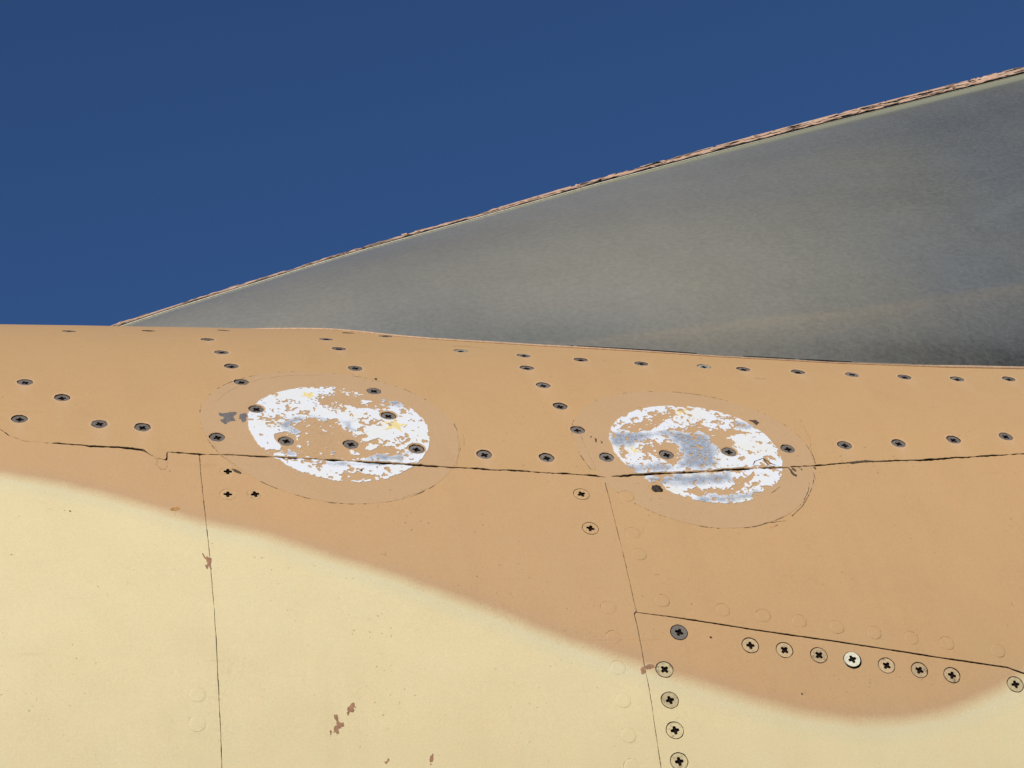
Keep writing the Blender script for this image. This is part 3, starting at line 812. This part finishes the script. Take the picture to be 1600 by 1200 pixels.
def roundel(label, oc, oh, kc, kh, bare, worn, stars, seed, bcut, holeb=0.0):
    us, vs = np.arange(kc[0] - 92, kc[0] + 92.1, 0.9), np.arange(kc[1] - 92, kc[1] + 92.1, 0.9)
    def fd(u, v):
        f = harm(kh, u, v, kc) - np.hypot(u - kc[0], v - kc[1]) + 0.8 * (fbm(u / 14, v / 14, seed, 2) - 0.5)
        f = seam_clear(f, u, v)
        if bcut:
            f = np.minimum(f, np.where(v < 330, u - 344.6, 99))
        else:
            f = np.minimum(f, np.where(v < 347, u - 101.0, 99))
        return off_screws(f, u, v, 5.4, GREY + TANSCREW + RIVET + HOLE)
    at = {"camo": camo_d, "tint": tint_fn(0)}
    root = patch("roundel", fd, us, vs, fus, M_DISC, air, 0.09, 0.07, 0.0, at)
    root["label"] = label
    # white paint, flaking
    us, vs = np.arange(oc[0] - 64, oc[0] + 64.1, 0.36), np.arange(oc[1] - 64, oc[1] + 64.1, 0.36)
    def worn_fn(u, v):
        w = np.full(np.shape(u), 0.0)
        for p in worn:
            w = np.maximum(w, sm(-5.5, 6.0, poly_sdf(u, v, p) + 9 * (fbm(u / 6, v / 6, seed + 3, 3) - 0.5)))
        return w
    def fw(u, v):
        edge = harm(oh, u, v, oc) - np.hypot(u - oc[0], v - oc[1])
        f = edge + 1.7 * (fbm(u / 3.0, v / 3.0, seed + 1, 3) - 0.45)
        near = np.full(u.shape, -99.0)
        jag = 3.4 * (fbm(u / 3.0, v / 3.6, seed + 5, 4) - 0.5) + 1.5 * (vnoise(u / 1.2, v / 1.2, seed + 6) - 0.5)
        for p in bare:
            near = np.maximum(near, poly_sdf(u, v, p))
        w = worn_fn(u, v)
        near = near - 7.0 * sm(0.35, 0.85, w)
        f = np.minimum(f, -(near + jag))
        close = np.exp(-np.clip(-near, 0, 99) / 6.0)
        hole = fbm(u / 4.6, v / 6.0, seed + 9, 4) + 0.07 * close + 0.05 * np.exp(-edge / 6.0)
        f = np.minimum(f, (0.72 - holeb - hole) * 11.0)
        pits = vnoise(u / 1.7, v / 2.0, seed + 12) + 0.5 * (fbm(u / 16, v / 16, seed + 14, 2) - 0.5) + 0.06 * w + 0.12 * close + 0.06 * np.exp(-edge / 5.0)
        f = np.minimum(f, (0.885 - pits) * 3.6)
        # stray crumbs of white left inside the bare areas
        crumb = (fbm(u / 3.2, v / 3.2, seed + 15, 3) - 0.76 + 0.13 * np.exp(-np.clip(near, 0, 99) / 3.5)) * 9.0
        crumb = np.minimum(crumb, edge - 1.0)
        f = np.maximum(f, np.where(near > 0.8, crumb, -9))
        f = seam_clear(f, u, v, 0.5 * vnoise(u / 3.0, v / 3.0, seed + 20))
        return off_screws(f, u, v, 6.0)
    patch("white_paint", fw, us, vs, fus, M_WHITE, root, 0.38, 0.30, 0.0, {"worn": worn_fn})
    # broken dark outline where the repainted disc ends
    us, vs = np.arange(kc[0] - 90, kc[0] + 90.1, 0.5), np.arange(kc[1] - 90, kc[1] + 90.1, 0.5)
    def fc(u, v):
        th = np.arctan2(v - kc[1], u - kc[0])
        w = 0.80 * (fbm(th * 9, th * 3 + seed, seed + 30, 3) - 0.40) + 0.6 * (fbm(u / 2.0, v / 2.0, seed + 31, 2) - 0.5)
        d = np.abs(harm(kh, u, v, kc) + 0.3 + 0.8 * (fbm(u / 14, v / 14, seed, 2) - 0.5) - np.hypot(u - kc[0], v - kc[1]))
        f = w - d
        if bcut:
            f = np.minimum(f, np.where(v < 330, u - 352.0, 99))
        else:
            f = np.minimum(f, np.where(v < 347, u - 104.0, 99))
        return off_screws(seam_clear(f, u, v), u, v, 5.4)
    patch("paint_crack", fc, us, vs, fus, M_EDGE, root, 0.13, 0.08)["kind"] = "stuff"
    # faded yellow stars
    for (sx, sy, sr, rot, fade) in stars:
        pts = []
        for k in range(10):
            r = sr if k % 2 == 0 else sr * 0.36
            a = rot + k * math.pi / 5
            pts.append((sx + r * math.cos(a), sy + r * math.sin(a)))
        us, vs = np.arange(sx - sr - 1, sx + sr + 1, 0.3), np.arange(sy - sr - 1, sy + sr + 1, 0.3)
        def fs(u, v):
            f = poly_sdf(u, v, pts) + 0.5 * (fbm(u / 2, v / 2, 3, 2) - 0.5) - fade * (fbm(u / 1.8, v / 1.5, 17, 2) - 0.3) * 4
            return off_screws(np.minimum(f, fw(u, v) - 0.05), u, v, 6.0)
        patch("star", fs, us, vs, fus, M_STAR, root, 0.43, 0.05)
    return root

roundel("left peeling white roundel with a faded yellow star", (187.5, 374.6), O1H, (182.0, 377.1), K1H, B1, W1,
        [(STAR[0][0], STAR[0][1], 9.5, 1.35, 0.0), (STAR[1][0], STAR[1][1], 8.0, 0.9, 0.55)], 100, False)
roundel("right peeling white roundel worn bluish grey", (416.2, 352.4), O2H, (414.3, 352.5), K2H, B2, W2,
        [(STAR[2][0], STAR[2][1], 8.0, 0.5, 0.6), (STAR[3][0], STAR[3][1], 7.0, 0.7, 0.65)], 200, True, 0.022)

# ------------------------------------------------------------------ chips in the paint
def chip(poly, mat, label, jag=0.5, off=0.30):
    a = np.array(poly)
    lo, hi = a.min(0) - 1.5, a.max(0) + 1.5
    us, vs = np.arange(lo[0], hi[0], 0.25), np.arange(lo[1], hi[1], 0.25)
    if len(us) < 3 or len(vs) < 3:
        return
    sd = int(abs(a[0, 0] * 7 + a[0, 1]))
    o = patch("paint_chip", lambda u, v: poly_sdf(u, v, poly) + jag * (fbm(u / 1.5, v / 1.2, sd, 2) - 0.45), us, vs, fus, mat, air, off, 0.2)
    if o:
        o["label"] = label
for p in CHIP['grey']:
    chip(p, M_PRIMER, "chip down to grey primer beside the left roundel", 1.2, 0.14)
for p in CHIP['brown']:
    chip(p, M_BROWN, "brown chip scratched into the cream paint", 1.5, 0.10)
for p in CHIP['rust']:
    chip(p, M_RUST, "small orange rust spot on the sprayed edge", 0.8, 0.10)
for p in CHIP['dark']:
    chip(p, M_CRACK, "dark crack in the paint", 0.9, 0.36)
M_RUSTY = plain("brown_torn_paint_edge", (0.11, 0.062, 0.032), 0.8)
M_FAINT = plain("faint_paint_crease", (0.40, 0.25, 0.12), 0.7)
def crack(line, w, mat, off):
    a = np.array(line)
    lo, hi = a.min(0) - 1.5, a.max(0) + 1.5
    us, vs = np.arange(lo[0], hi[0], 0.3), np.arange(lo[1], hi[1], 0.3)
    sd = int(abs(a[0, 0] * 5 + a[0, 1]))
    def f(u, v):
        wob = 1.2 * (vnoise(u / 4.0, v / 4.0, sd) - 0.5)
        return w * (0.15 + 1.7 * fbm(u / 3.0, v / 3.0, sd + 1, 2)) - 0.22 * w - pline_dist(u + wob, v + wob, line)
    o = patch("paint_crack", f, us, vs, fus, mat, air, off, 0.1)
    if o:
        o["kind"] = "stuff"
for i, p in enumerate(CRACKLINE):
    crack(p, 0.20, M_FAINT if i == 0 else M_CRACK, 0.16)
for p in FLAPLINE:
    crack(p, 0.36, M_RUSTY, 0.55)
for p in FAINTLINE:
    crack(p, 0.20, M_FAINT, 0.15)

# ------------------------------------------------------------------ windscreen
TOPX = np.array([-0.0084, .0657, .14555, .269, .3584, .49515, .59745, .73175, .9475, 1.25]) * 1e3
TOPZ = np.array([.4854, .51535, .5476, .59605, .62905, .67995, .71605, .7623, .83385, .931]) * 1e3
def WT(s):
    return np.stack([s, np.full_like(s, -120.0), smooth_interp(s, TOPX, TOPZ, 12.0)], -1)
def WB(s):
    v = bot_v(s)
    a = v / R - PHI
    rr = R + relief(s, v)
    return np.stack([s, -rr * np.cos(a), rr * np.sin(a)], -1)
def pane_pt(s, t, off=0.0, inset=0.0):
    """s along the windscreen, t 0 at the top frame, 1 at the sill"""
    s = np.asarray(s, float); t = np.asarray(t, float)
    T, Bt = WT(s), WB(s)
    P = T + (Bt - T) * t[..., None]
    L = np.linalg.norm(Bt - T, axis=-1)
    n = np.cross(np.array([1.0, 0, 0.30]), Bt - T)
    n = -n / (np.linalg.norm(n, axis=-1, keepdims=True) + 1e-9)
    n = np.where(n[..., 1:2] > 0, -n, n)
    bul = 0.055 * L * 4 * t * (1 - t)
    return P + n * (bul + off)[..., None]
S0, S1 = -6.0, 1240.0
W_PANE = 20.0
def rail_k(s):
    return 1.0 + 0.9 * (1 - sm(0.0, 420.0, s))
def grid_obj(name, us, ts, fn, mat, parent, attrs=None, flip=False):
    U, V = np.meshgrid(us, ts, indexing='ij')
    P = fn(U, V).reshape(-1, 3) * 1e-3
    nu, nv = U.shape
    idx = np.arange(nu * nv).reshape(nu, nv)
    q = np.stack([idx[:-1, :-1], idx[1:, :-1], idx[1:, 1:], idx[:-1, 1:]], -1).reshape(-1, 4)
    if flip:
        q = q[:, ::-1]
    at = {k: np.broadcast_to(f(U, V), U.shape).ravel() for k, f in (attrs or {}).items()}
    return mesh_obj(name, P, q.tolist(), mat, parent, True, at)

def ray_len(s):
    return np.linalg.norm(WB(s) - WT(s), axis=-1)
def dust_fn(s, t):
    w = ray_len(s) * t
    h = ray_len(s) * (1 - t)                       # mm above the sill
    d = 0.80 - 0.36 * sm(430, 900, s)
    d = d - 0.19 * np.exp(-(h / 42.0) ** 2) * sm(170, 330, s)
    d = d - 0.15 * np.exp(-(h / 95.0) ** 2) * sm(400, 680, s)
    d = d + 0.08 * np.exp(-(w / 70.0) ** 2)
    d = d + 0.07 * np.exp(-((s - 430) / 110.0) ** 2 - ((h - 110) / 80.0) ** 2)
    q = (h - 215) - 0.75 * (s - 770)                # wiped diagonal smear
    d = d + 0.06 * np.exp(-(q / 9.0) ** 2) * sm(735, 770, s)
    d = d + 0.11 * reflection_fn(s, t)  # the painted reflection band also thickens the film
    return np.clip(d, 0, 1)
REFLECT_S = np.array([330, 383, 426, 481, 537, 652, 741, 832, 1200.])
REFLECT_H = np.array([4, 12, 26, 44, 58, 84, 104, 118, 150.])
def reflection_fn(s, t):
    """tan reflected band painted into the pane: crisp upper edge, thinning out below"""
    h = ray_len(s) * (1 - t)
    top = np.interp(s, REFLECT_S, REFLECT_H) + 3.0 * (fbm(s / 60.0, 0 * s, 500, 2) - 0.5)
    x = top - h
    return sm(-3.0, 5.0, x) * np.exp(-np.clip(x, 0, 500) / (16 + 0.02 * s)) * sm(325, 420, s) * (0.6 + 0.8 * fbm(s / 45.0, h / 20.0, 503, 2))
def edge_fn(s, t):
    w = ray_len(s) * t
    e = np.clip(1 - (w - W_PANE * rail_k(s)) / (5 + 19 * sm(150, 800, s)), 0, 1)
    return 0.75 * sm(0.0, 0.5, e) + 0.25 * e

ts_lin = np.linspace(0, 1, 90)
us = np.linspace(S0 + 14, S1, 300)
def pane_fn(U, V):
    L = ray_len(U)
    t0 = np.clip(W_PANE * rail_k(U) / np.maximum(L, 20), 0, 0.6)
    return pane_pt(U, t0 + (1 - t0) * V, np.zeros_like(U))
def tmap(f):
    def g(U, V):
        L = ray_len(U)
        t0 = np.clip(W_PANE * rail_k(U) / np.maximum(L, 20), 0, 0.6)
        return f(U, t0 + (1 - t0) * V)
    return g
wind = grid_obj("windscreen", us, ts_lin ** 1.0, pane_fn, M_GLASS, air, {"dust": tmap(dust_fn), "edge": tmap(edge_fn), "reflection": tmap(reflection_fn)}, flip=True)
wind["label"] = "dusty grey windscreen side pane in a cracked tan frame"

# frame along the top edge: dark perished body, cracked paint over it
def frame_pt(s, w, off):
    """w > 0 down the pane from the rail's outer edge, w < 0 back over its top (mm); gives metres"""
    L = np.maximum(ray_len(s), 20.0)
    P = pane_pt(s, np.clip(np.clip(w, 0, None) * rail_k(s) / L, 0, 0.6), off)
    P = P + np.stack([0 * s, np.clip(-w, 0, None), 0.28 * np.clip(w, None, 0)], -1)
    P[..., 2] += np.where(w < 0, off * 0.8, 0)
    return P * 1e-3
us = np.linspace(S0, S1, 420)
patch("frame", lambda u, v: np.ones(u.shape), us, np.array([-40, -20, -8, -2, 0.0, 2, 5, 8, 11, 14, 17.8]), lambda u, v, o_: frame_pt(u, v, o_ + 0.6), M_BLACK, wind, 0, 0)
us = np.arange(S0, 1000.0, 1.0)
vs = np.concatenate([[-40, -30, -20, -14, -10], np.arange(-7, 17.41, 0.45)])
def fpaint(s, w):
    k = sm(-10, 160, s) * 0.05
    ww = w + 2.5 * (fbm(s / 30.0, 0 * w + 7.0, 300, 2) - 0.5)
    c1 = fbm(s / 24.0, ww / 2.6, 301, 3)                      # long splits along the rail
    c2 = fbm(s / 7.0, w / 2.4, 305, 3)                        # small flaked spots
    f = (0.665 - k - c1) * 15.0
    f = np.minimum(f, (0.755 - k - c2) * 9.0)
    for (c, sp, amp, sd) in ((5.0, 75.0, 5.0, 310), (11.5, 52.0, 4.0, 330)):
        mid = c + amp * (fbm(s / sp, 0 * w + 2.0, sd, 3) - 0.5) * 2
        wid = 5.6 * (fbm(s / 17.0, 0 * w + 5.0, sd + 2, 3) - 0.45) - 0.3 + 1.2 * (fbm(s / 2.5, w / 2.0, sd + 4, 2) - 0.5)
        f = np.minimum(f, np.abs(w - mid) - wid)
    return np.minimum(f, 16.4 + 0.5 * (fbm(s / 4.0, w, 340, 2) - 0.5) - w)
def flift(s, w):
    f = fpaint(s, w)
    return 1.3 + sm(-2, 2, w) * 1.5 * np.exp(-np.clip(f, 0, 99) / 0.7) * np.clip(fbm(s / 8.0, w / 6.0, 320, 2) - 0.42, 0, 1) * 2.0
patch("frame_paint", fpaint, us, vs, frame_pt, M_FRAME, wind, flift, 0.7)["label"] = "tan paint split by black cracks along the windscreen frame"

def tube(name, pts, r, mat, parent, n=8):
    P, Fc = [], []
    for i, p in enumerate(pts):
        a, b = pts[max(0, i - 1)], pts[min(len(pts) - 1, i + 1)]
        d = (Vector(b) - Vector(a)).normalized()
        e = d.cross(Vector((0, -0.6, 0.8))).normalized()
        g = d.cross(e)
        rr = r[i] if hasattr(r, '__len__') else r
        for k in range(n):
            c = 2 * math.pi * k / n
            P.append(Vector(p) + (e * math.cos(c) + g * math.sin(c)) * rr)
    for i in range(len(pts) - 1):
        for k in range(n):
            j = (k + 1) % n
            Fc.append((i * n + k, i * n + j, (i + 1) * n + j, (i + 1) * n + k))
    return mesh_obj(name, P, Fc, mat, parent)
ss = np.linspace(S0 + 30, S1, 260)
pts = frame_pt(ss, np.full_like(ss, W_PANE - 0.3), np.full_like(ss, 0.4))
tube("glazing_bead", [tuple(p) for p in pts], [0.00045 * (1.0 - 0.75 * float(sm(450, 800, x))) + 0.00012 for x in ss], M_BEAD, wind)
# sill strip where the glass meets the fuselage
ss = np.linspace(150, S1, 320)
vv = bot_v(ss) - 1.0
pts = fus(ss, vv, 0.4)
tube("sill_strip", [tuple(p) for p in pts], [0.0009 - 0.0004 * float(sm(380, 470, x)) + 0.0008 * float(sm(625, 650, x)) for x in ss], M_SEAL, wind)
us, vs = np.arange(340, 720, 0.7), np.linspace(-4, 6, 26)
def sgap(s, w):
    return 1.1 * np.clip(fbm(s / 40.0, 0 * w, 401, 3) - 0.36, 0, 1) * 2.2 * sm(345, 420, s) * (1 - sm(615, 650, s)) - np.abs(w - 0.6) + 0.5 * (fbm(s / 5.0, w / 2, 402, 2) - 0.5)
patch("sealant_gap", sgap, us, vs, lambda s, w, o_: fus(s, bot_v(s) + w * 0.8, o_ + 1.5), M_BLACK, wind, 0, 0.5)["kind"] = "stuff"

# front pane, far side pane, and the lining behind the glass
us = np.linspace(S0, S1, 80)
def front_fn(U, V):
    T = WT(U)
    T[..., 1] = -118 + 236 * V
    T[..., 2] += -1.0
    return T
front = grid_obj("front_pane", us, np.linspace(0, 1, 6), front_fn, M_GLASS, wind, {"dust": lambda s, t: np.full(s.shape, 0.8), "edge": lambda s, t: np.zeros(s.shape)}, flip=False)
def far_fn(U, V):
    P = pane_pt(U, V, np.zeros_like(U))
    P[..., 1] *= -1
    return P
grid_obj("far_side_pane", us, np.linspace(0, 1, 12), far_fn, M_GLASS, wind, {"dust": lambda s, t: np.full(s.shape, 0.8), "edge": lambda s, t: np.zeros(s.shape)})
us = np.linspace(60, S1, 80)
def lining_fn(U, V):
    P = pane_pt(U, 0.02 + 0.98 * V, np.full_like(U, -6.0))
    P[..., 1] = P[..., 1] + 110 * (1 - V ** 3) * sm(60, 300, U)
    P[..., 2] = P[..., 2] - 14 * (1 - V) + 1.5
    return P
grid_obj("cockpit_lining", us, np.linspace(0, 1, 14), lining_fn, M_SHADE, wind)
